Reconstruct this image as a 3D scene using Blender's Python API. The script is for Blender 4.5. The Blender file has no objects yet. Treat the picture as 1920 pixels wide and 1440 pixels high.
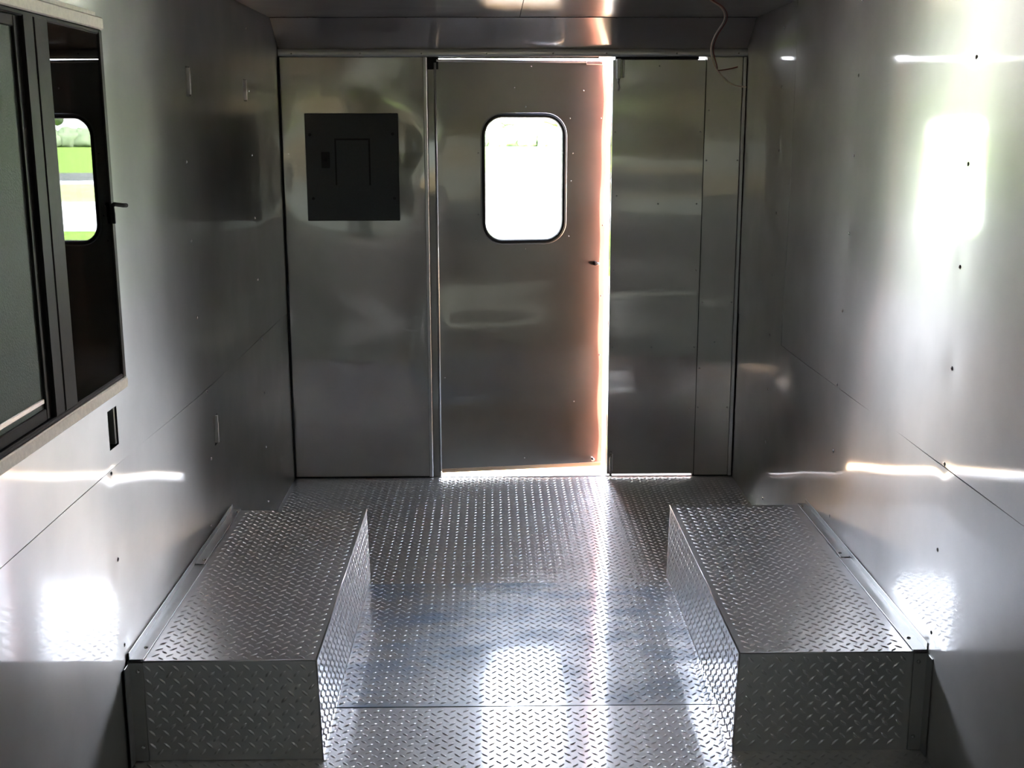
import bpy, math, random
from mathutils import Matrix, Vector, noise
random.seed(7)
SC = bpy.context.scene
COL = SC.collection
R = math.radians

# ------------------------------------------------------------------ camera
cd = bpy.data.cameras.new('camera'); cam = bpy.data.objects.new('camera', cd); COL.objects.link(cam)
cd.sensor_width = 36; cd.lens = 2208.77 * 36 / 1920; cd.clip_start = .01; cd.clip_end = 2000
rx = Vector((0.99988117, -0.01533636, -0.00156411)); ux = Vector((0.00475886, 0.2105631, 0.97756869)); fx = Vector((0.014663, 0.97745996, -0.21061106))
cam.matrix_world = Matrix(((rx.x, ux.x, -fx.x, 0), (rx.y, ux.y, -fx.y, 0), (rx.z, ux.z, -fx.z, 1.71), (0, 0, 0, 1)))
SC.camera = cam
# ------------------------------------------------------------------ world, sun, exposure
W = bpy.data.worlds.new('world'); SC.world = W; W.use_nodes = True
wn = W.node_tree.nodes; wl = W.node_tree.links
bg = wn['Background']; bg.inputs['Strength'].default_value = 5.8
tc = wn.new('ShaderNodeTexCoord'); sx = wn.new('ShaderNodeSeparateXYZ'); rp = wn.new('ShaderNodeValToRGB')
wl.new(tc.outputs['Generated'], sx.inputs[0]); wl.new(sx.outputs['Z'], rp.inputs[0]); wl.new(rp.outputs[0], bg.inputs['Color'])
rp.color_ramp.elements[0].position = 0; rp.color_ramp.elements[0].color = (.93, .96, 1, 1)
rp.color_ramp.elements[1].position = 1; rp.color_ramp.elements[1].color = (.60, .75, 1, 1)
sd = bpy.data.lights.new('sun', 'SUN'); sd.energy = 44; sd.angle = R(3); sd.color = (1, .97, .9)
sun = bpy.data.objects.new('sun', sd); COL.objects.link(sun)
sun.rotation_euler = Vector((.42, .62, -.66)).to_track_quat('-Z', 'Y').to_euler()
vs = SC.view_settings; vs.view_transform = 'Standard'; vs.look = 'None'; vs.gamma = 1; vs.use_curve_mapping = False; vs.exposure = 2.0
SC.cycles.max_bounces = 12; SC.cycles.glossy_bounces = 8; SC.cycles.sample_clamp_indirect = 6

# ------------------------------------------------------------------ dimensions of the trailer
D = 5.714; XL = -1.005; XR = 1.195; YF = -1.7; ZT = 2.207

# ------------------------------------------------------------------ materials
def nt(name):
    m = bpy.data.materials.new(name); m.use_nodes = True
    n = m.node_tree.nodes; n.clear(); o = n.new('ShaderNodeOutputMaterial')
    return m, n, m.node_tree.links, o
def prin(n, col, rough, metal=0., spec=.5):
    p = n.new('ShaderNodeBsdfPrincipled'); p.inputs['Base Color'].default_value = (*col, 1)
    p.inputs['Roughness'].default_value = rough; p.inputs['Metallic'].default_value = metal
    p.inputs['Specular IOR Level'].default_value = spec
    return p
def simple(name, col, rough=.5, metal=0., bump=0, scale=60, spec=.5):
    m, n, l, o = nt(name); p = prin(n, col, rough, metal, spec)
    if bump:
        t = n.new('ShaderNodeTexCoord'); a = n.new('ShaderNodeTexNoise'); a.inputs['Scale'].default_value = scale; a.inputs['Detail'].default_value = 5
        b = n.new('ShaderNodeBump'); b.inputs['Strength'].default_value = bump; b.inputs['Distance'].default_value = .002
        l.new(t.outputs['Object'], a.inputs['Vector']); l.new(a.outputs[0], b.inputs['Height']); l.new(b.outputs[0], p.inputs['Normal'])
        mr = n.new('ShaderNodeMapRange'); mr.inputs[3].default_value = .75; mr.inputs[4].default_value = 1.15
        mx = n.new('ShaderNodeMix'); mx.data_type = 'RGBA'; mx.blend_type = 'MULTIPLY'; mx.inputs[0].default_value = 1; mx.inputs[6].default_value = (*col, 1)
        l.new(a.outputs[0], mr.inputs[0]); l.new(mr.outputs[0], mx.inputs[7]); l.new(mx.outputs[2], p.inputs['Base Color'])
    l.new(p.outputs[0], o.inputs[0]); return m
def steel(name, col, r1, r2, mix, streak=(1, 1, 60), bump=.04, warp=.0, film=False, tan=None):
    """brushed sheet metal: a mirror-like lobe and a broad lobe, fine brushing lines"""
    m, n, l, o = nt(name)
    a = prin(n, col, r1, 1); b = prin(n, col, r2, 1)
    if tan:     # rolling grain: the broad lobe spreads across the grain
        cx = n.new('ShaderNodeCombineXYZ')
        for i in range(3): cx.inputs[i].default_value = tan[i]
        b.inputs['Anisotropic'].default_value = 1.0; l.new(cx.outputs[0], b.inputs['Tangent'])
    t = n.new('ShaderNodeTexCoord'); mp = n.new('ShaderNodeMapping'); mp.inputs['Scale'].default_value = streak
    ns = n.new('ShaderNodeTexNoise'); ns.inputs['Scale'].default_value = 14; ns.inputs['Detail'].default_value = 4
    l.new(t.outputs['Object'], mp.inputs[0]); l.new(mp.outputs[0], ns.inputs['Vector'])
    bm = n.new('ShaderNodeBump'); bm.inputs['Strength'].default_value = bump; bm.inputs['Distance'].default_value = .001
    l.new(ns.outputs[0], bm.inputs['Height'])
    last = bm
    if warp:
        n2 = n.new('ShaderNodeTexNoise'); n2.inputs['Scale'].default_value = 3.0; n2.inputs['Detail'].default_value = 1
        l.new(t.outputs['Object'], n2.inputs['Vector'])
        b2 = n.new('ShaderNodeBump'); b2.inputs['Strength'].default_value = 1; b2.inputs['Distance'].default_value = warp
        l.new(n2.outputs[0], b2.inputs['Height']); l.new(bm.outputs[0], b2.inputs['Normal']); last = b2
    for p in (a, b): l.new(last.outputs[0], p.inputs['Normal'])
    n3 = n.new('ShaderNodeTexNoise'); n3.inputs['Scale'].default_value = 5; n3.inputs['Detail'].default_value = 6
    l.new(t.outputs['Object'], n3.inputs['Vector'])
    mr = n.new('ShaderNodeMapRange'); mr.inputs[1].default_value = .3; mr.inputs[2].default_value = .7; mr.inputs[3].default_value = mix * .94; mr.inputs[4].default_value = mix * 1.06
    l.new(n3.outputs[0], mr.inputs[0])
    ms = n.new('ShaderNodeMixShader'); l.new(mr.outputs[0], ms.inputs[0]); l.new(a.outputs[0], ms.inputs[1]); l.new(b.outputs[0], ms.inputs[2])
    out = ms
    if film:   # residue of blue protective film
        f = prin(n, (.22, .42, .75), .5)
        n4 = n.new('ShaderNodeTexNoise'); n4.inputs['Scale'].default_value = 3.2; n4.inputs['Detail'].default_value = 8; n4.inputs['Roughness'].default_value = .7
        mp4 = n.new('ShaderNodeMapping'); mp4.inputs['Scale'].default_value = (1, 1.8, 1); l.new(t.outputs['Object'], mp4.inputs[0]); l.new(mp4.outputs[0], n4.inputs['Vector'])
        r4 = n.new('ShaderNodeMapRange'); r4.inputs[1].default_value = .44; r4.inputs[2].default_value = .72; r4.inputs[3].default_value = 0.05; r4.inputs[4].default_value = .85
        l.new(n4.outputs[0], r4.inputs[0])
        m2 = n.new('ShaderNodeMixShader'); l.new(r4.outputs[0], m2.inputs[0]); l.new(ms.outputs[0], m2.inputs[1]); l.new(f.outputs[0], m2.inputs[2]); out = m2
    l.new(out.outputs[0], o.inputs[0]); return m
def glass(name, tint=(1, 1, 1), k=1.7):
    m, n, l, o = nt(name)
    tr = n.new('ShaderNodeBsdfTransparent'); tr.inputs[0].default_value = (*tint, 1)
    g = n.new('ShaderNodeBsdfGlossy'); g.inputs['Roughness'].default_value = 0.0
    fr = n.new('ShaderNodeFresnel'); fr.inputs[0].default_value = 1.5
    ma = n.new('ShaderNodeMath'); ma.operation = 'MULTIPLY'; ma.inputs[1].default_value = k; ma.use_clamp = True
    ms = n.new('ShaderNodeMixShader'); l.new(fr.outputs[0], ma.inputs[0]); l.new(ma.outputs[0], ms.inputs[0])
    l.new(tr.outputs[0], ms.inputs[1]); l.new(g.outputs[0], ms.inputs[2]); l.new(ms.outputs[0], o.inputs[0]); return m
def ground_mat(name, c1, c2, scale):
    m, n, l, o = nt(name); p = prin(n, c1, .9, 0, .1)
    t = n.new('ShaderNodeTexCoord'); a = n.new('ShaderNodeTexNoise'); a.inputs['Scale'].default_value = scale; a.inputs['Detail'].default_value = 8
    r = n.new('ShaderNodeValToRGB'); r.color_ramp.elements[0].color = (*c1, 1); r.color_ramp.elements[1].color = (*c2, 1)
    r.color_ramp.elements[0].position = .35; r.color_ramp.elements[1].position = .65
    l.new(t.outputs['Object'], a.inputs['Vector']); l.new(a.outputs[0], r.inputs[0]); l.new(r.outputs[0], p.inputs['Base Color']); l.new(p.outputs[0], o.inputs[0]); return m

M = dict(
    wall=steel('brushed_stainless_wall', (.57, .56, .55), .055, .39, .73, (1, 1.2, 60), .01, tan=(0, 0, 1)),
    back=steel('brushed_stainless_back', (.54, .525, .505), .055, .33, .45, (60, 1, 1.2), .01, tan=(1, 0, 0)),
    ceil=steel('brushed_stainless_ceiling', (.56, .535, .51), .09, .32, .50, (1.2, 60, 60), .01, tan=(0, 1, -.4)),
    tread=steel('tread_aluminium', (.91, .905, .93), .10, .46, .55, (4, 4, 4), .02),
    film=steel('tread_aluminium_blue_residue', (.90, .91, .94), .10, .46, .55, (4, 4, 4), .02, film=True),
    trim=steel('mill_aluminium_trim', (.62, .62, .62), .2, .45, .5, (3, 40, 3), .05),
    oxid=simple('weathered_aluminium', (.80, .77, .70), .45, .85, .4, 90),
    sweep=simple('tan_weather_strip', (.70, .50, .33), .55),
    screw=simple('zinc_screw', (.55, .55, .55), .25, 1),
    bronze=simple('dark_bronze_window_frame', (.035, .033, .030), .5, .0, .1, 40, .25),
    black=simple('black_rubber', (.012, .012, .012), .55),
    dark=simple('dark_void', (.02, .02, .02), .8),
    grey=simple('grey_enamel', (.055, .06, .06), .42, 0, .15, 120),
    groove=simple('panel_groove', (.010, .010, .010), .7),
    red=simple('red_paint', (.50, .155, .10), .5),
    mesh=simple('insect_screen', (.20, .24, .21), .55, .6, .8, 240),
    white=simple('lit_side_white', (.88, .86, .80), .35),
    galv=simple('galvanised_box', (.6, .6, .58), .4, .6),
    beige=simple('beige_wire', (.62, .52, .44), .45),
    rwire=simple('dark_red_wire', (.16, .03, .025), .5),
    glass=glass('window_glass'), tglass=glass('tinted_window_glass', (.175, .185, .175), .6),
    grass=ground_mat('mown_grass', (.12, .21, .035), (.17, .26, .06), 1.5),
    pale=ground_mat('dry_pale_grass', (.22, .26, .12), (.27, .30, .17), 1.),
    road=ground_mat('concrete_road', (.36, .38, .40), (.42, .43, .44), .6),
    gravel=ground_mat('pale_gravel', (.60, .58, .54), (.74, .71, .66), 3.),
    dirt=ground_mat('tan_dirt', (.34, .23, .13), (.46, .32, .19), 2.5),
    asph=ground_mat('grey_asphalt', (.09, .10, .10), (.12, .13, .12), .6),
    leaf=ground_mat('tree_foliage', (.11, .15, .09), (.18, .23, .15), 1.2),
    bark=simple('bark', (.12, .09, .06), .9),
)

# ------------------------------------------------------------------ builders
def world_of(o):
    return (world_of(o.parent) @ o.matrix_parent_inverse if o.parent else Matrix.Identity(4)) @ o.matrix_basis
def link(o, parent=None):
    COL.objects.link(o)
    if parent is not None:
        o.parent = parent
        o.matrix_parent_inverse = world_of(parent).inverted()
    return o
def mobj(name, V, F, mat, parent=None, smooth=False, local=False):
    me = bpy.data.meshes.new(name); me.from_pydata([tuple(v) for v in V], [], F); me.update()
    if smooth:
        for p in me.polygons: p.use_smooth = True
    if mat: me.materials.append(mat)
    o = bpy.data.objects.new(name, me)
    if local: COL.objects.link(o); o.parent = parent
    else: link(o, parent)
    return o
def empty(name, loc=(0, 0, 0), rz=0.):
    o = bpy.data.objects.new(name, None); o.location = loc; o.rotation_euler = (0, 0, rz); o.empty_display_size = .1; COL.objects.link(o)
    return o
def tag(o, label=None, cat=None, group=None, kind=None):
    if label: o['label'] = label
    if cat: o['category'] = cat
    if group: o['group'] = group
    if kind: o['kind'] = kind
    return o
class MB:
    def __init__(s): s.V = []; s.F = []
    def add(s, V, F):
        k = len(s.V); s.V += [tuple(v) for v in V]; s.F += [tuple(i + k for i in f) for f in F]; return s
    def box(s, x0, x1, y0, y1, z0, z1):
        V = [(x, y, z) for x in (x0, x1) for y in (y0, y1) for z in (z0, z1)]
        return s.add(V, [(0, 1, 3, 2), (4, 6, 7, 5), (0, 4, 5, 1), (2, 3, 7, 6), (0, 2, 6, 4), (1, 5, 7, 3)])
    def bbox(s, x0, x1, y0, y1, z0, z1, b=.002):
        """box with chamfered edges"""
        b = min(b, (x1-x0)/2.01, (y1-y0)/2.01, (z1-z0)/2.01)
        V = []; idx = {}
        for sx_ in (0, 1):
            for sy in (0, 1):
                for sz in (0, 1):
                    X = (x0, x1)[sx_]; Y = (y0, y1)[sy]; Z = (z0, z1)[sz]
                    ix = X + (b, -b)[sx_]; iy = Y + (b, -b)[sy]; iz = Z + (b, -b)[sz]
                    for a, v in (('x', (X, iy, iz)), ('y', (ix, Y, iz)), ('z', (ix, iy, Z))):
                        idx[(sx_, sy, sz, a)] = len(V); V.append(v)
        g = lambda a, b_, c, k: idx[(a, b_, c, k)]
        F = []
        for q in (0, 1):
            F.append((g(q,0,0,'x'), g(q,1,0,'x'), g(q,1,1,'x'), g(q,0,1,'x')))
            F.append((g(0,q,0,'y'), g(1,q,0,'y'), g(1,q,1,'y'), g(0,q,1,'y')))
            F.append((g(0,0,q,'z'), g(1,0,q,'z'), g(1,1,q,'z'), g(0,1,q,'z')))
        for a in (0, 1):
            for c in (0, 1):
                F.append((g(a,c,0,'x'), g(a,c,1,'x'), g(a,c,1,'y'), g(a,c,0,'y')))
                F.append((g(a,0,c,'x'), g(a,1,c,'x'), g(a,1,c,'z'), g(a,0,c,'z')))
                F.append((g(0,a,c,'y'), g(1,a,c,'y'), g(1,a,c,'z'), g(0,a,c,'z')))
                for e in (0, 1): F.append((g(a,c,e,'x'), g(a,c,e,'y'), g(a,c,e,'z')))
        return s.add(V, F)
    def tube(s, P, r, n=8):
        P = [Vector(p) for p in P]; k = len(s.V); m = len(P)
        for i, p in enumerate(P):
            t = (P[min(i+1, m-1)] - P[max(i-1, 0)]).normalized()
            a = t.cross(Vector((0, 0, 1))); a = a.normalized() if a.length > .05 else t.cross(Vector((0, 1, 0))).normalized()
            b = t.cross(a)
            for j in range(n):
                q = 2*math.pi*j/n; s.V.append(tuple(p + a*r*math.cos(q) + b*r*math.sin(q)))
        for i in range(m-1):
            for j in range(n):
                s.F.append((k+i*n+j, k+i*n+(j+1) % n, k+(i+1)*n+(j+1) % n, k+(i+1)*n+j))
        s.F.append(tuple(k+j for j in range(n))[::-1]); s.F.append(tuple(k+(m-1)*n+j for j in range(n)))
        return s
    def build(s, name, mat, parent=None, smooth=False, local=False):
        o = mobj(name, s.V, s.F, mat, parent, smooth, local)
        import bmesh
        bm = bmesh.new(); bm.from_mesh(o.data); bmesh.ops.recalc_face_normals(bm, faces=bm.faces); bm.to_mesh(o.data); bm.free()
        return o
def frange(a, b, step, cuts=()):
    c = sorted(set([a, b] + [q for q in cuts if a < q < b])); out = [a]
    for i in range(len(c)-1):
        n = max(1, round((c[i+1]-c[i])/step))
        out += [c[i] + (c[i+1]-c[i])*k/n for k in range(1, n+1)]
    return out
def sheet(name, us, vs_, fn, mat, parent, holes=(), flip=False, thick=None, local=False):
    """a gridded metal sheet, fn(u, v) -> point; holes = (u0,u1,v0,v1[,corner radius]); edges get a return of depth `thick` (vector)"""
    V = []; F = []; nu, nv = len(us), len(vs_)
    for u in us:
        for v in vs_: V.append(Vector(fn(u, v)))
    def inh(u, v): return any(h[0] < u < h[1] and h[2] < v < h[3] for h in holes)
    cell = {}
    for i in range(nu-1):
        for j in range(nv-1):
            if inh((us[i]+us[i+1])/2, (vs_[j]+vs_[j+1])/2): continue
            F.append((i*nv+j, (i+1)*nv+j, (i+1)*nv+j+1, i*nv+j+1)); cell[(i, j)] = 1
    for h in holes:
        if len(h) > 4:
            r = h[4]
            for (cu, su) in ((h[0], 1), (h[1], -1)):
                for (cv, sv) in ((h[2], 1), (h[3], -1)):
                    k = len(V); V.append(Vector(fn(cu, cv))); n = 8
                    for q in range(n+1):
                        a = math.pi/2*q/n
                        V.append(Vector(fn(cu + su*r*(1-math.sin(a)), cv + sv*r*(1-math.cos(a)))))
                    for q in range(n):
                        f = (k, k+1+q, k+2+q); F.append(f if su*sv < 0 else f[::-1])
    if flip: F = [f[::-1] for f in F]
    if thick is not None:     # outer return
        T = Vector(thick); k0 = len(V)
        ring = [i*nv for i in range(nu)] + [(nu-1)*nv+j for j in range(1, nv)] + [i*nv+nv-1 for i in range(nu-2, -1, -1)] + [j for j in range(nv-2, 0, -1)]
        for r_ in ring: V.append(V[r_].copy())
        for r_ in ring: V.append(V[r_] + T)
        n = len(ring)
        for q in range(n): F.append((k0+q, k0+n+q, k0+n+(q+1) % n, k0+(q+1) % n))
    o = mobj(name, V, F, mat, parent, True, local)
    return o
# one lug of the tread pattern: a low lens-shaped ridge
LUG = []
def lug_pts(L=.0265, w=.0078, h=.0024):
    base = [(-L/2, 0), (-L/5, -w/2), (L/5, -w/2), (L/2, 0), (L/5, w/2), (-L/5, w/2)]
    top = [(-L*.26, 0), (0, -w*.12), (L*.26, 0), (0, w*.12)]
    return base, top, h
LF = [(0, 1, 6), (1, 7, 6), (1, 2, 7), (2, 8, 7), (2, 3, 8), (3, 4, 8), (4, 9, 8), (4, 5, 9), (5, 6, 9), (5, 0, 6), (6, 7, 8, 9)]
def tread(parent, u0, u1, v0, v1, fn, nrm, mat, pitch=.0385, skip=(), local=False, ph=(0., 0.)):
    """tread lugs in two alternating directions on the plate; fn(u, v) -> point, nrm = outward normal"""
    base, top, h = lug_pts(); V = []; F = []; nrm = Vector(nrm); half = pitch/2; rr = .013
    iu0 = math.floor(u0/half); iu1 = math.ceil(u1/half); iv0 = math.floor(v0/half); iv1 = math.ceil(v1/half)
    for i in range(iu0, iu1+1):
        for j in range(iv0, iv1+1):
            if (i + j) % 2: continue
            cu = i*half + ph[0]; cv = j*half + ph[1]
            if cu < u0+rr*.7 or cu > u1-rr*.7 or cv < v0+rr*.7 or cv > v1-rr*.7: continue
            if any(s[0] < cu < s[1] and s[2] < cv < s[3] for s in skip): continue
            a = R(45) if i % 2 else R(-45); ca, sa = math.cos(a), math.sin(a); k = len(V)
            for (x, y) in base:
                V.append(Vector(fn(cu+x*ca-y*sa, cv+x*sa+y*ca)) + nrm*.00005)
            for (x, y) in top:
                V.append(Vector(fn(cu+x*ca-y*sa, cv+x*sa+y*ca)) + nrm*h)
            F += [tuple(q+k for q in f) for f in LF]
    o = mobj('tread_pattern', V, F, mat, parent, True, local)
    a, b, c = V[1]-V[0], V[6]-V[0], None
    if a.cross(b).dot(nrm) < 0: o.data.flip_normals()
    tag(o, kind='stuff'); return o
def dome(r, h, n=10):
    V = []; F = []
    for (q, z) in ((1, 0), (.92, .45), (.6, .85)):
        for j in range(n): V.append((r*q*math.cos(2*math.pi*j/n), r*q*math.sin(2*math.pi*j/n), h*z))
    V.append((0, 0, h))
    for i in range(2):
        for j in range(n): F.append((i*n+j, i*n+(j+1) % n, (i+1)*n+(j+1) % n, (i+1)*n+j))
    for j in range(n): F.append((2*n+j, 2*n+(j+1) % n, 3*n))
    me = bpy.data.meshes.new('screw'); me.from_pydata(V, [], F); me.materials.append(M['screw'])
    for p in me.polygons: p.use_smooth = True
    return me
SCREW = dome(.0062, .0035); SMALL = dome(.0042, .0025); RIVET = dome(.0075, .004)
def screw(p, n, parent, me=None, local=False):
    o = bpy.data.objects.new('screw', me or SCREW)
    q = Vector(n).to_track_quat('Z', 'Y'); o.rotation_mode = 'QUATERNION'; o.rotation_quaternion = q; o.location = p
    if local: COL.objects.link(o); o.parent = parent
    else: link(o, parent)
    return o
def wav(u, v, k, s=1.):
    return noise.noise(Vector((u*s, v*s, k*7.3)))

# ------------------------------------------------------------------ floor: three tread plates
floor = MB().box(XL-.05, XR+.05, YF-.05, D+.055, -.10, -.012).build('floor', M['dark']); tag(floor, kind='structure')
def floor_plate(y0, y1, mat, zf, ph):
    fn = lambda x, y: (x, y, zf(x, y))
    o = sheet('floor_plate', frange(XL-.002, XR+.002, .06), frange(y0, y1, .06), fn, M[mat], floor, thick=(0, 0, -.006))
    tread(o, XL, XR, y0, y1, fn, (0, 0, 1), M[mat], skip=((XL, -.51, 3.0, 4.28), (.69, XR, 3.02, 4.30)), ph=ph)
    return o
hump = lambda y: .020*math.exp(-((y-3.95)/.7)**2)     # floor shaped to move the door window's reflection up the plates
z1 = lambda x, y: hump(y) -.0015 + .0012*wav(x, y, 1, 1.2)
z2 = lambda x, y: hump(y) + .0005 + .0016*wav(x, y, 2, 1.3)
z3 = lambda x, y: hump(y) - .001 + .0012*wav(x, y, 3, 1.2)
floor_plate(YF, 1.2, 'tread', z1, (0, 0))
floor_plate(1.2015, 3.277, 'tread', z1, (.006, 0))
tag(floor_plate(3.279, 4.244, 'film', z2, (.013, .01)), 'tread plate with patchy blue film residue')
floor_plate(4.246, D-.001, 'tread', z3, (.004, .004))
threshold = MB().bbox(-.31, .995, D-.001, D+.06, -.02, .002, .002).build('threshold', M['trim'], floor)

# ------------------------------------------------------------------ side walls
def bulge(y, z):
    """oil-canning of the thin sheets between the screw columns"""
    a = .5 - .5*math.cos(2*math.pi*(y - 3.0)); b = .5 + .5*math.sin(math.pi*(z-.1)/.9)
    return a, b
def side_fn(side, base, k, screws):
    s = 1 if side > 0 else -1
    def fn(y, z):
        a, b = bulge(y, z)
        d = .0048*a*wav(y*1.2, z*.7, k, 1.0) + .0028*wav(y*2.1, z*.6, k+3, 1.) + .0002*wav(y*4., z*1.5, k+5)
        e = min(1, max(0, (D-y)/.12))*min(1, max(0, (z)/.08))*min(1, max(0, (ZT-z)/.08))
        if side < 0:      # the lower left sheet leans in, shaped to widen its bright reflection
            lo = 1 - min(1, max(0, (z-.78)/.42)); lo = lo*lo*(3-2*lo)
            tt = min(1, max(0, (y-3.05)/.85)); back = 1 - min(1, max(0, (y-3.95)/1.5))
            e_ = .017*tt*tt*(3-2*tt)*back*back*(3-2*back)*(1.35*lo-.35)
            base2 = base + e_*min(1, max(0, (z-.335)/.11))
        else:             # the upper right sheet bows outward, shaped to shift its bright reflection's edge
            hi = min(1, max(0, (z-.95)/.4)); hi = hi*hi*(3-2*hi)
            tt = min(1, max(0, (y-3.30)/.75)); back = 1 - min(1, max(0, (y-4.0)/1.5))
            base2 = base + .011*tt*tt*(3-2*tt)*back*back*(3-2*back)*hi*min(1, max(0, (ZT-z)/.1))
        p = 0
        for (sy, sz) in screws:
            r2 = (y-sy)**2 + (z-sz)**2
            if r2 < .03: p += math.exp(-r2/.0012)
        return (base2 - s*(d*e) + s*.0012*p, y, z)
    return fn
SR = [(y, z) for y in (1., 2., 3., 4., 5.02) for z in (.10, .36, .60, .84, 1.10, 1.365, 1.625, 1.885, 2.12)]
SR = [q for q in SR if not (q[0] > 2.9 and q[1] < .3 and q[0] < 4.4)]
SLW = [(y, z) for y in (1., 2., 2.985, 3.97, 5.02) for z in (.10, .35, .594, .832, 1.09, 1.35, 1.61, 1.87, 2.12)]
WIN = (1.25, 3.055, 1.085, 1.95)
SL = [q for q in SLW if not (WIN[0]-.05 < q[0] < 3.1 and WIN[2]-.08 < q[1] < WIN[3]+.06) and not (2.95 < q[0] < 4.4 and q[1] < .3) and not (abs(q[0]-3.97) < .05 and q[1] > 1.8)]
SLOTS = [(4.018, 4.067, 1.822, 1.918), (4.902, 4.957, 1.826, 1.914), (4.033, 4.09, .622, .728), (2.982, 3.055, .894, .998)]

wall_l = MB().box(XL-.055, XL-.045, YF-.05, WIN[0], -.1, ZT+.05).box(XL-.055, XL-.045, WIN[1], D+.05, -.1, ZT+.05).box(XL-.055, XL-.045, WIN[0], WIN[1], -.1, WIN[2]).box(XL-.055, XL-.045, WIN[0], WIN[1], WIN[3], ZT+.05).build('wall_left', M['dark']); tag(wall_l, kind='structure')
wall_r = MB().box(XR+.045, XR+.055, YF-.05, D+.05, -.1, ZT+.05).build('wall_right', M['dark']); tag(wall_r, kind='structure')
MB().box(XL-.058, XL-.0555, YF-.05, WIN[0], -.1, ZT+.05).box(XL-.058, XL-.0555, WIN[1], D+.05, -.1, ZT+.05).box(XL-.058, XL-.0555, WIN[0], WIN[1], -.1, WIN[2]).box(XL-.058, XL-.0555, WIN[0], WIN[1], WIN[3], ZT+.05).build('outer_skin', M['red'], wall_l)
MB().box(XR+.0555, XR+.058, YF-.05, D+.05, -.1, ZT+.05).build('outer_skin', M['red'], wall_r)
def side_sheet(name, par, side, y0, y1, z0, z1, k, screws, holes=(), base=None):
    X = base if base is not None else (XR if side > 0 else XL)
    cy = [q for s in screws for q in (s[0]-.02, s[0], s[0]+.02)] + [h[i] for h in holes for i in (0, 1)]
    cz = [q for s in screws for q in (s[1]-.02, s[1], s[1]+.02)] + [h[i] for h in holes for i in (2, 3)]
    return sheet(name, frange(y0, y1, .035, cy), frange(z0, z1, .035, cz), side_fn(side, X, k, screws), M['wall'], par, holes, flip=side < 0, thick=(.004*(1 if side > 0 else -1), 0, 0))
side_sheet('steel_sheet', wall_l, -1, YF, D, -.005, .841, 11, SL, SLOTS[2:3])
side_sheet('steel_sheet', wall_l, -1, YF, D, .8435, ZT, 17, SL, [WIN] + SLOTS[:2] + SLOTS[3:])
side_sheet('steel_sheet', wall_r, 1, YF, D, -.005, .831, 23, SR)
side_sheet('steel_sheet', wall_r, 1, YF, 4.812, .8335, ZT, 29, SR)
side_sheet('steel_sheet', wall_r, 1, 4.808, D, .8335, ZT, 31, SR, base=XR-.0022)
for (y, z) in SL: 
    if y > 1.5: screw((side_fn(-1, XL, 17 if z > .842 else 11, SL)(y, z)[0]-.0006, y, z), (1, 0, 0), wall_l)
for (y, z) in SR:
    if y > 1.5: screw((side_fn(1, XR if not (y > 4.8 and z > .833) else XR-.0022, 31 if (y > 4.8 and z > .833) else (29 if z > .833 else 23), SR)(y, z)[0]+.0006, y, z), (-1, 0, 0), wall_r)
# wiring cut-outs with the steel boxes behind
for i, (a, b, c, d) in enumerate(SLOTS):
    m = MB(); t = .0015; e = .004
    xs = side_fn(-1, XL, 11 if c < .8 else 17, SL)((a+b)/2, (c+d)/2)[0]      # the sheet here
    x0, x1 = XL-.040, xs-.0035
    a -= e; b += e; c -= e; d += e
    m.box(x0-t, x0, a, b, c, d).box(x0, x1, a-t, a, c, d).box(x0, x1, b, b+t, c, d).box(x0, x1, a, b, c-t, c).box(x0, x1, a, b, d, d+t)
    m.box(x0, x0+.012, a+.012, b-.012, c+.012, c+.03).box(x0, x0+.012, a+.012, b-.012, d-.03, d-.012)
    ob = m.build('outlet_box', M['galv'] if i < 3 else M['dark'], wall_l)
    (MB().tube([(xs-.003, (a+b)/2+.004, c+.010), (xs-.003, (a+b)/2+.004, d-.008)], .0115, 12) if i < 3 else MB().bbox(XL-.02, xs-.004, b-.019, b-.004, c+.006, d-.006, .001)).build('box_side_bar', M['white'] if i < 3 else M['galv'], ob, i < 3)  # white bars added to stand in for the lit box sides

# ------------------------------------------------------------------ ceiling, cove, front wall behind the camera
ceiling = MB().box(XL-.05, XR+.05, YF-.05, D+.05, ZT+.012, ZT+.05).build('ceiling', M['dark']); tag(ceiling, kind='structure')
def cpanel(x0, x1, y0, y1, k):
    return sheet('ceiling_panel', frange(x0, x1, .08), frange(y0, y1, .08), lambda x, y: (x, y, ZT + .0015*wav(x*.6, y*1.5, k)), M['ceil'], ceiling, flip=True, thick=(0, 0, .008))
cpanel(XL, .1185, 2.5, 5.53, 3); cpanel(.1215, XR, 2.5, 5.53, 4); cpanel(XL, XR, YF, 2.497, 5)
CO = [(5.522, 2.2045), (D-.002, 2.081)]
def cove_fn(x, t):
    y = CO[0][0] + (CO[1][0]-CO[0][0])*t; z = CO[0][1] + (CO[1][1]-CO[0][1])*t
    b = .0006*math.sin(math.pi*t) + .0008*wav(x*2, t, 6)
    return (x, y - b*.42, z - b*.9)
sheet('cove_panel', frange(XL+.004, XR-.004, .06), frange(0, 1, .1), cove_fn, M['ceil'], ceiling, flip=True, thick=(0, .005, .003))
for x in (-.83, -.39, -.07, .28, .555, .93): screw((x, 5.512, 2.2035), (0, -.3, -1), ceiling, SMALL)
fw = MB()
FW = (-.85, 1.0, 1.03, 1.62)
fw.box(XL-.05, FW[0], YF-.05, YF, -.1, ZT+.05).box(FW[1], XR+.05, YF-.05, YF, -.1, ZT+.05).box(FW[0], FW[1], YF-.05, YF, -.1, FW[2]).box(FW[0], FW[1], YF-.05, YF, FW[3], ZT+.05)
wall_f = fw.build('wall_front', M['back']); tag(wall_f, kind='structure')
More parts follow.
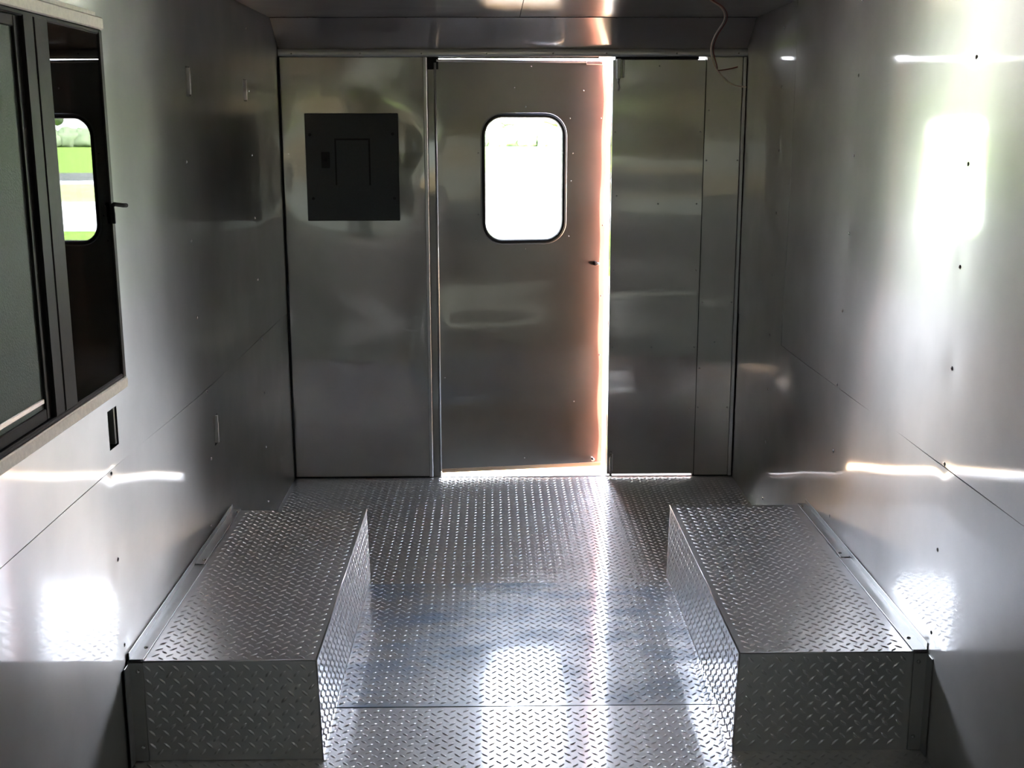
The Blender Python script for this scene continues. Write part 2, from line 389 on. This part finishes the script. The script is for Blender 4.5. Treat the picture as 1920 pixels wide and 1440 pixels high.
win2 = empty('added_window', (.1, YF-.02, 1.25)); tag(win2, kind='structure')  # unseen window, added to throw pale bands onto the back wall
f2 = MB()
for q in ((FW[0], FW[1], FW[2], FW[2]+.03), (FW[0], FW[1], FW[3]-.03, FW[3]), (FW[0], FW[0]+.03, FW[2], FW[3]), (FW[1]-.03, FW[1], FW[2], FW[3])):
    f2.bbox(q[0], q[1], YF-.03, YF+.012, q[2], q[3], .003)
f2.build('window_frame', M['bronze'], win2)
MB().box(FW[0]+.03, FW[1]-.03, YF-.02, YF-.015, FW[2]+.03, FW[3]-.03).build('glass_pane', M['tglass'], win2)

# ------------------------------------------------------------------ back wall
wall_b = MB().box(-.312, -.258, D+.008, D+.055, 1.99, 2.05).box(.999, 1.03, D+.0105, D+.0535, -.02, 2.0335).box(XL-.05, -.312, D+.008, D+.055, -.1, ZT+.05).box(1.006, XR+.05, D+.008, D+.055, -.1, ZT+.05).box(-.312, 1.006, D+.008, D+.055, 2.05, ZT+.05).box(-.312, 1.006, D+.02, D+.055, -.1, -.02).build('wall_back', M['dark']); tag(wall_b, kind='structure')
MB().box(XL-.05, -.312, D+.0555, D+.058, -.1, ZT+.05).box(1.006, XR+.05, D+.0555, D+.058, -.1, ZT+.05).box(-.312, 1.006, D+.0555, D+.058, 2.05, ZT+.05).box(-.312, 1.006, D+.0555, D+.058, -.1, -.02).build('outer_skin', M['red'], wall_b)
def back_fn(x, z):
    ex = min(1, max(0, (x-XL)/.05))*min(1, max(0, (-.34-x)/.05))
    pan = 1.
    d = .0050*wav(x*1.1, z*3.4, 41) + .0012*wav(x*3.2, z*4.5, 43) + .0010*math.sin(z*19+x*4)
    g = math.exp(-(((x+.67)/.30)**4 + ((z-1.54)/.33)**4))*.006
    return (x, D - d*ex*pan + g*ex, z)
sheet('steel_sheet', frange(XL+.003, -.33, .025), frange(.006, 2.044, .025), back_fn, M['back'], wall_b, thick=(0, .004, 0))
MB().bbox(-.330, -.311, D-.007, D+.008, .002, 2.044, .003).build('jamb_edge', M['trim'], wall_b)
MB().box(-.311, -.272, D+.012, D+.02, .002, 2.044).build('jamb_channel', M['back'], wall_b)
MB().box(-.3115, -.309, D-.004, D+.05, .002, 2.044).build('jamb_return', M['dark'], wall_b)
sheet('steel_sheet', frange(1.004, 1.172, .03), frange(.006, 2.044, .03), lambda x, z: (x, D-.002-.0012*wav(x*3, z*3, 51), z), M['back'], wall_b, thick=(0, .004, 0))
MB().bbox(1.1735, 1.1915, D-.014, D-.002, .004, 2.044, .003).build('corner_trim', M['trim'], wall_b)
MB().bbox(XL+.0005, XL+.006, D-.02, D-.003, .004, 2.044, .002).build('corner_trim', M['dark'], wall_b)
for (x, z) in ((1.016, 1.567), (1.165, 1.567), (1.018, .883), (1.162, .883), (1.085, .686), (1.015, .554), (1.012, .355), (1.16, .355), (1.02, 1.80)):
    screw((x, D-.0035, z), (0, -1, 0), wall_b, SMALL)
# rounded trim strip under the cove
def strip_fn(x, t):
    a = math.pi*t
    return (x, D - .002 - .012*math.sin(a)**.7 - .0012*wav(x*3, t, 9), 2.045 + .037*(1-math.cos(a))/2)
st = sheet('trim_1', frange(XL+.002, XR-.002, .04), frange(0, 1, .1), strip_fn, M['trim'], None, flip=False); tag(st, kind='structure')
for x in (-.94, -.62, -.335, -.03, .28, .53, .86, 1.15): screw((x, D-.0145, 2.060), (0, -1, -.2), st, SMALL)
# header stop above the right leaf, leaves a small hole at its outer end
MB().bbox(.575, .968, D+.0, D+.045, 2.0335, 2.05, .002).build('door_stop', M['dark'], wall_b)

MB().bbox(-.258, .50, D+.030, D+.055, 2.0405, 2.05, .002).build('door_stop', M['trim'], wall_b)

# ------------------------------------------------------------------ narrow right door leaf (closed)
door2 = empty('door_2', (.785, D, .0)); tag(door2, kind='structure')
def leaf_fn(x, z):
    return (x, D+.004 - .0042*wav(x*.8, z*3.6, 61) - .0009*math.sin(z*21), z)
sheet('inner_skin', frange(.563, 1.001, .03), frange(.011, 2.0325, .025), leaf_fn, M['back'], door2, thick=(0, .008, 0))
MB().box(.5635, 1.0005, D+.012, D+.050, .0115, 2.032).build('door_core', M['red'], door2)
MB().bbox(.562, 1.002, D+.050, D+.056, .010, 2.033, .002).build('outer_skin', M['red'], door2)
for (x, z) in ((.578, 1.70), (.984, 1.70), (.782, 2.004), (.59, 1.4), (.79, 1.362), (.976, 1.362), (.565+.016, .660), (.774, .660), (.986, .660), (.581, .344), (.972, .344), (.581, 1.04), (.984, 1.04)):
    screw((x, D+.003, z), (0, -1, 0), door2, SMALL)
# surface bolt at the top edge
lb = MB(); lb.bbox(.578, .600, D-.018, D+.003, 1.945, 2.037, .004).bbox(.606, .616, D-.010, D+.003, 1.95, 2.032, .003); lb.build('bolt_housing', M['trim'], door2)
MB().tube([(.589, D-.012, 1.945), (.588, D-.016, 1.93), (.592, D-.016, 1.905), (.589, D-.012, 1.89)], .0045).build('bolt_pull', M['screw'], door2, True)
MB().tube([(.581, D-.012, .004), (.581, D-.012, .10), (.583, D-.013, .12), (.581, D-.006, .128)], .0065).build('drop_bolt', M['screw'], door2, True)
MB().bbox(.588, .596, D-.006, D+.003, .03, .12, .002).build('bolt_bracket', M['trim'], door2)

# ------------------------------------------------------------------ main door, swung slightly outward, hinge on its left
TH = R(8.0)
door = empty('door_1', (-.268, D+.010, 0.), TH); tag(door, kind='structure')
DW, DZ0, DZ1 = .826, .038, 2.028
H0 = (.222, .614, 1.180, 1.776, .085)
def dfn(x, z):
    w = .0034*wav(x*.9, z*3.5, 71) + .0009*math.sin(z*19+1)
    m = min(1, x/.04, (DW-x)/.04, (z-DZ0)/.04, (DZ1-z)/.04); m = max(0, m)
    near = math.exp(-(((x-.418)/.24)**6 + ((z-1.478)/.33)**6))
    c = max(0, (x-.64)/(DW-.64)); bend = .008*c**1.5
    return (x, -w*m*(1-near) + bend, z)
sheet('inner_skin', frange(0, DW, .025, (.222, .614, .64, .68, .72, .76)), frange(DZ0, DZ1, .025, (1.180, 1.776)), dfn, M['back'], door, [H0], thick=(0, .010, 0), local=True)
def rrect(x0, x1, z0, z1, r, n=8):
    P = []
    for (cx, cz, a0) in ((x1-r, z1-r, 0), (x0+r, z1-r, 90), (x0+r, z0+r, 180), (x1-r, z0+r, 270)):
        for q in range(n+1):
            a = R(a0 + 90*q/n); P.append((cx + r*math.cos(a), cz + r*math.sin(a)))
    return P
def ring(name, prof, mat, par, base):
    """loft of (inset, depth) profile points round a rounded rectangle (x0,x1,z0,z1,r)"""
    V = []; F = []; n = 36
    for (ins, y) in prof:
        for (x, z) in rrect(base[0]+ins, base[1]-ins, base[2]+ins, base[3]-ins, max(.01, base[4]-ins)): V.append((x, y, z))
    for i in range(len(prof)-1):
        for j in range(n): F.append((i*n+j, i*n+(j+1) % n, (i+1)*n+(j+1) % n, (i+1)*n+j))
    o = mobj(name, V, F, mat, par, True, True)
    return o
OB = (.209, .627, 1.166, 1.790, .105)
ring('clamp_rim', [(-.002, .004), (-.002, -.004), (.001, -.007), (.004, -.007), (.006, -.003)], M['trim'], door, OB)
ring('window_gasket', [(.004, -.002), (.006, -.011), (.011, -.016), (.017, -.014), (.021, -.006), (.0225, .010), (.0225, .036)], M['black'], door, OB)
gp = rrect(.231, .605, 1.188, 1.768, .082); n_ = len(gp)
mobj('glass_pane', [(x, .016, z) for x, z in gp] + [(x, .020, z) for x, z in gp], [tuple(range(n_)), tuple(range(2*n_-1, n_-1, -1))] + [(i, n_+i, n_+(i+1) % n_, (i+1) % n_) for i in range(n_)], M['glass'], door, False, True)
# outer skin (painted red) with the same window hole, and the edge channel round the door
us = frange(0, DW-.004, .1, (.222, .614)); vz = frange(DZ0, DZ1, .1, (1.180, 1.776))
sheet('outer_skin', us, vz, lambda x, z: (x, .040, z), M['red'], door, [H0], flip=True, thick=(0, -.004, 0), local=True)
m = MB(); m.bbox(0, DW-.006, .012, .038, DZ0-.004, DZ0+.02, .002).bbox(0, DW-.006, .012, .038, DZ1-.02, DZ1, .002).bbox(0, .02, .012, .038, DZ0, DZ1, .002).bbox(DW-.028, DW-.006, .014, .038, DZ0, DZ1, .002)
m.build('edge_channel', M['trim'], door, local=True)
MB().bbox(.0, DW-.004, -.003, .012, DZ0-.018, DZ0+.002, .002).build('bottom_sweep', M['sweep'], door, local=True)
MB().bbox(.0, DW-.03, -.004, .006, DZ1-.004, DZ1+.008, .002).build('top_cap', M['trim'], door, local=True)
MB().tube([(-.006, -.004, .03), (-.006, -.004, 2.02)], .006, 8).build('hinge_barrel', M['trim'], door, True, True)
Y1 = 5.78
for (X, z) in ((.099, 1.907), (.434, 1.895), (.153, 1.819), (.368, 1.765), (.384, 1.600), (.376, 1.468), (.366, 1.20), (.152, 1.142), (-.074, 1.604), (-.076, 1.31), (-.088, 1.19), (-.247, .51), (.40, .365), (.149, .078), (.522, 1.765), (.54, 1.25), (.535, .9), (.53, .6), (.18, 2.045)):
    x = (X+.268)/math.cos(TH); x = min(x, DW-.012); z = min(z, 2.005); z = max(z, .05)
    if z > 1.166-.012 and z < 1.79+.012 and .197 < x < .64: x = .645 if x > .42 else .19
    screw((x, dfn(x, z)[1]-.0008, z), (0, -1, 0), door, SMALL, True)
MB().tube([(.775, .02, 1.065), (.775, -.004, 1.065), (.775, -.010, 1.065)], .011, 10).build('latch_knob', M['black'], door, True, True)
MB().bbox(.783, .797, -.010, .010, 1.056, 1.068, .003).build('latch_tip', M['screw'], door, local=True)
MB().tube([(.775, -.006, .058), (.775, -.018, .058)], .009, 10).build('catch', M['screw'], door, True, True)
MB().bbox(.72, .80, -.006, .012, DZ1-.012, DZ1+.006, .002).build('top_catch', M['trim'], door, local=True)

# ------------------------------------------------------------------ wheel boxes
def angle_trim(m, side, X, y0, y1, z, a, b, t=.0025):
    """L section: leg a lies on the box top, leg b stands on the wall"""
    if side < 0: m.bbox(X, X+a, y0, y1, z, z+t, .001).bbox(X, X+t, y0, y1, z, z+b, .001)
    else: m.bbox(X-a, X, y0, y1, z, z+t, .001).bbox(X-t, X, y0, y1, z, z+b, .001)
def wheel_box(side, X, xi, xb, y0, y1, h, label):
    t = empty('wheel_well_box', ((X+xi)/2, (y0+y1)/2, 0)); tag(t, label, 'wheel box')
    a, b = (X, xi) if side < 0 else (xi, X)
    T = lambda x, y: (x, y, h + .0012*wav(x*2, y*2, 81+side))
    tp = sheet('top_panel', frange(a, b, .05), frange(y0, y1, .05), T, M['tread'], t, thick=(0, 0, -.003))
    tread(tp, a+(.045 if side < 0 else 0), b-(.045 if side > 0 else 0), y0, y1, T, (0, 0, 1), M['tread'], ph=(.007, .003))
    def Fr(x, z):   # the front follows the slight flare of the side
        k = (x-X)/(xi-X); return (X + k*((xi-X) + (xb-xi)*(1-z/h)), y0-.0005 - .001*wav(x*3, z*3, 85+side), z)
    fp = sheet('front_panel', frange(a, b, .05), frange(.002, h-.001, .05), Fr, M['tread'], t, thick=(0, .003, 0))
    tread(fp, a+(.04 if side < 0 else 0), b-(.04 if side > 0 else 0), .002, h-.001, Fr, (0, -1, 0), M['tread'], ph=(.012, .008))
    def Sd(y, z): return (xi + (xb-xi)*(1-z/h), y, z)
    sp = sheet('side_panel', frange(y0, y1, .05), frange(.002, h-.001, .05), Sd, M['tread'], t, flip=side > 0, thick=(.003*side, 0, 0))
    tread(sp, y0, y1, .002, h-.001, Sd, (-side, 0, 0), M['tread'], ph=(.003, .008))
    MB().box(a, b, y1-.003, y1, .0, h-.001).build('rear_panel', M['tread'], t)
    MB().tube([(xi, y0-.001, h-.0005), (xi, y1, h-.0005)], .0028, 8).build('bent_edge', M['tread'], t, True)
    MB().tube([(xb, y0, .0), (xi, y0, h-.001)], .0026, 8).build('bent_edge', M['tread'], t, True)
    MB().tube([(a, y0-.0005, h-.001), (b, y0-.0005, h-.001)], .0024, 8).build('bent_edge', M['tread'], t, True)
    ov = y0 + (y1-y0)*.56
    m = MB(); angle_trim(m, side, X - side*.001, y0+.001, ov, h+.002, .040, .022); m.build('angle_trim', M['trim'], t)
    m = MB(); angle_trim(m, side, X - side*.001, ov-.01, y1, h+.0045, .034, .020); m.build('angle_trim', M['trim'], t)
    m = MB(); s = -side
    x0, x1 = sorted((X+s*.001, X+s*.040)); m.bbox(x0, x1, y0-.005, y0-.002, .003, h-.003, .001)
    x0, x1 = sorted((X+s*.001, X+s*.004)); m.bbox(x0, x1, y0-.045, y0-.002, .003, h-.003, .001)
    m.build('front_angle', M['trim'], t)
    for q in (.06, .58, .97): screw((X+s*.027, y0+(y1-y0)*q, h+(.0045 if q < .5 else .007)), (0, 0, 1), t)
    for z in (h-.028, .045): screw((X+s*.026, y0-.005, z), (0, -1, 0), t)
    return t
wheel_box(-1, XL+.004, -.490, -.482, 2.990, 4.290, .299, 'left tread-plate wheel box against the wall under the dark window')
wheel_box(1, XR, .672, .664, 3.012, 4.316, .299, 'right tread-plate wheel box against the plain steel wall')

# ------------------------------------------------------------------ breaker panel
bp = empty('breaker_panel', (-.67, D, 1.285)); tag(bp, 'grey enamelled electrical breaker panel on the steel left of the door', 'electrical panel')
MB().bbox(-.891, -.451, D-.014, D+.002, 1.286, 1.789, .003).build('cover', M['grey'], bp)
MB().bbox(-.745, -.593, D-.0165, D-.0138, 1.43, 1.665, .001).build('panel_door', M['grey'], bp)
g = MB(); g.box(-.753, -.745, D-.0150, D-.0138, 1.455, 1.673).box(-.593, -.585, D-.0150, D-.0138, 1.455, 1.673).box(-.745, -.593, D-.0150, D-.0138, 1.665, 1.673)
g.build('door_groove', M['groove'], bp)
sw = MB().bbox(-.817, -.776, D-.020, D-.013, 1.535, 1.611, .002).build('main_switch', M['black'], bp)
MB().bbox(-.806, -.787, D-.027, D-.019, 1.565, 1.583, .002).build('toggle', M['groove'], sw)
for (x, z) in ((-.868, 1.690), (-.478, 1.693), (-.862, 1.392), (-.475, 1.392)): tag(screw((x, D-.0145, z), (0, -1, 0), bp, RIVET))
for o in bp.children:
    if o.name.startswith('screw'):
        o.data = o.data.copy(); o.data.materials[0] = M['groove']

# ------------------------------------------------------------------ sliding window in the left wall
win = empty('window_1', (XL, 2.15, 1.05)); tag(win, kind='structure')
y0, y1, zb, zt = WIN
P = XL+.030
t1 = MB().bbox(XL-.002, P+.002, y0-.04, y1+.026, zt+.006, zt+.036, .003); t1.box(XL-.002, XL+.012, y0-.04, y1+.03, zt+.036, zt+.05); t1.build('head_trim', M['oxid'], win)
t1 = MB().bbox(XL-.002, P+.002, y0-.04, y1+.020, zb-.040, zb-.010, .003); t1.build('sill_trim', M['oxid'], win)
MB().bbox(XL-.002, P, y1-.012, y1+.016, zb-.012, zt+.006, .004).build('jamb', M['bronze'], win)
MB().bbox(XL-.002, P-.004, y1+.016, y1+.022, zb-.012, zt+.006, .002).build('jamb_edge', M['trim'], win)
MB().bbox(XL-.002, P, y0-.03, y0+.012, zb-.012, zt+.006, .004).build('jamb', M['bronze'], win)
MB().bbox(XL-.040, P-.001, y0, y1, zb-.010, zb+.002, .003).build('sill_rail', M['bronze'], win)
MB().bbox(XL-.040, P-.001, y0, y1, zt-.006, zt+.006, .003).build('head_rail', M['bronze'], win)
MB().bbox(P-.006, P-.003, 2.69, y1-.012, zb+.002, zt-.006, .001).build('glass_pane', M['tglass'], win)
MB().bbox(P-.022, P+.001, 2.62, 2.70, zb, zt, .004).build('sash_stile', M['bronze'], win)
MB().bbox(P-.030, P-.001, 2.565, 2.622, zb, zt, .003).build('meeting_stile', M['black'], win)
sf = MB()
for q in ((2.535, 2.566, zb+.002, zt-.006), (y0+.012, y0+.04, zb+.002, zt-.006)): sf.bbox(P-.020, P-.010, q[0], q[1], q[2], q[3], .002)
sf.bbox(P-.020, P-.010, y0+.04, 2.535, zb+.002, zb+.028, .002).bbox(P-.020, P-.010, y0+.04, 2.535, zt-.03, zt-.006, .002)
scr = sf.build('screen_frame', M['bronze'], win)
MB().box(P-.0165, P-.0155, y0+.04, 2.535, zb+.028, zt-.03).build('insect_screen', M['mesh'], scr)
MB().bbox(P-.017, P-.011, y0+.04, 2.53, zb+.040, zb+.052, .002).build('screen_rail', M['trim'], scr)
lk = MB().tube([(P, 3.044, 1.520), (P+.006, 3.05, 1.527), (P+.018, 3.085, 1.522), (P+.022, 3.10, 1.521)], .0055, 8).tube([(P+.003, 3.046, 1.527), (P+.004, 3.048, 1.50), (P+.003, 3.050, 1.478)], .004, 8)
lk.build('latch_hook', M['black'], win, True)
# closed serving hatch outside the window
hatch = MB().bbox(XL-.100, XL-.075, y0-.08, y1+.08, zb-.10, zt+.10, .004).build('serving_hatch', M['dark'], wall_l)

# ------------------------------------------------------------------ hanging wires
WP = [(.80, 4.60, ZT-.003), (.820, 4.65, 2.192), (.904, 4.85, 2.180), (.944, 5.0, 2.150), (.926, 5.1, 2.095), (.929, 5.2, 2.045), (.966, 5.3, 1.980), (1.014, 5.33, 1.933), (1.060, 5.35, 1.904), (1.121, 5.36, 1.895)]
def smooth_path(P, n=5):
    P = [Vector(p) for p in P]; out = []
    for i in range(len(P)-1):
        a, b, c, d = P[max(i-1, 0)], P[i], P[i+1], P[min(i+2, len(P)-1)]
        for k in range(n):
            t = k/n; out.append(.5*((2*b) + (c-a)*t + (2*a-5*b+4*c-d)*t*t + (-a+3*b-3*c+d)*t**3))
    return out + [P[-1]]
wr = MB().tube(smooth_path(WP), .0032, 8).build('hanging_wire', M['beige'], None, True)
tag(wr, 'pale beige wire dangling from the ceiling in front of the narrow door leaf', 'wire')
WP2 = [(p[0]+.012, p[1]+.01, p[2]) for p in WP[:7]] + [(.99, 5.36, 1.967), (1.05, 5.40, 1.975), (1.09, 5.42, 1.985)]
wr = MB().tube(smooth_path(WP2), .0026, 8).build('hanging_wire', M['rwire'], None, True)
tag(wr, 'dark red wire dangling beside the pale one', 'wire')

# ------------------------------------------------------------------ outdoors: lawn, road and trees seen through the door window
GZ = -.62
def strip(name, y0, y1, mat, dz=0.):
    o = MB().box(-160, 160, y0, y1, GZ-.3, GZ+dz).build(name, M[mat]); return o
tag(strip('dirt_yard', -60, 9.6, 'dirt'), kind='structure')
tag(strip('gravel_yard', 9.6, 19, 'gravel', .01), kind='structure')
tag(strip('lawn', 19, 28, 'grass', .02), kind='structure')
tag(strip('road', 28, 40, 'road', .01), kind='structure')
tag(strip('verge', 40, 53, 'pale', .02), kind='structure')
tag(strip('path', 53, 57, 'road', .02), kind='structure')
tag(strip('road', 57, 68, 'asph', .01), kind='structure')
tag(strip('lawn', 68, 420, 'grass', .02), kind='structure')
def blob(m, c, r, k, sq=.8):
    import bmesh
    bm = bmesh.new(); bmesh.ops.create_icosphere(bm, subdivisions=3, radius=1)
    V = []
    for v in bm.verts:
        p = v.co.copy(); d = 1 + .28*noise.noise(p*2.1 + Vector((k, k*2, 0))) + .16*noise.noise(p*5.3 + Vector((0, k, k)))
        V.append((c[0] + p.x*r*d, c[1] + p.y*r*d, c[2] + p.z*r*d*sq))
    F = [tuple(v.index for v in f.verts) for f in bm.faces]; bm.free(); m.add(V, F)
hg = MB()
for i in range(66): blob(hg, (-86+i*2.6+random.uniform(-.4, .4), 176+random.uniform(-1, 1), GZ+1.0), 2.2, i, .8)
hg.build('hedge', M['leaf'], None, True); tag(bpy.data.objects['hedge'], 'long low hedge along the far edge of the lawn, seen through the door window', 'hedge')
TR = [(-9.5, 190, 8.5, 'far tree near the left side of the door window'), (2.2, 184, 6.2, 'small far tree in the middle of the door window, above the hedge'), (11, 192, 9.5, 'far tree near the right side of the door window'), (69, 190, 9, 'far tree mirrored in the dark pane of the sliding window'), (-64, 190, 9, 'far tree mirrored in the bright steel of the right wall')]
for i, (x, y, h, lab) in enumerate(TR):
    t = empty('tree', (x, y, GZ)); tag(t, lab, 'tree', None)
    MB().tube([(x, y, GZ), (x+.1, y, GZ+h*.25), (x-.1, y, GZ+h*.5)], h*.03, 8).build('trunk', M['bark'], t, True)
    c = MB()
    for k in range(5):
        blob(c, (x+random.uniform(-.22, .22)*h, y+random.uniform(-.2, .2)*h, GZ+h*random.uniform(.45, .8)), h*.25, i*7+k)
    c.build('crown', M['leaf'], t, True)
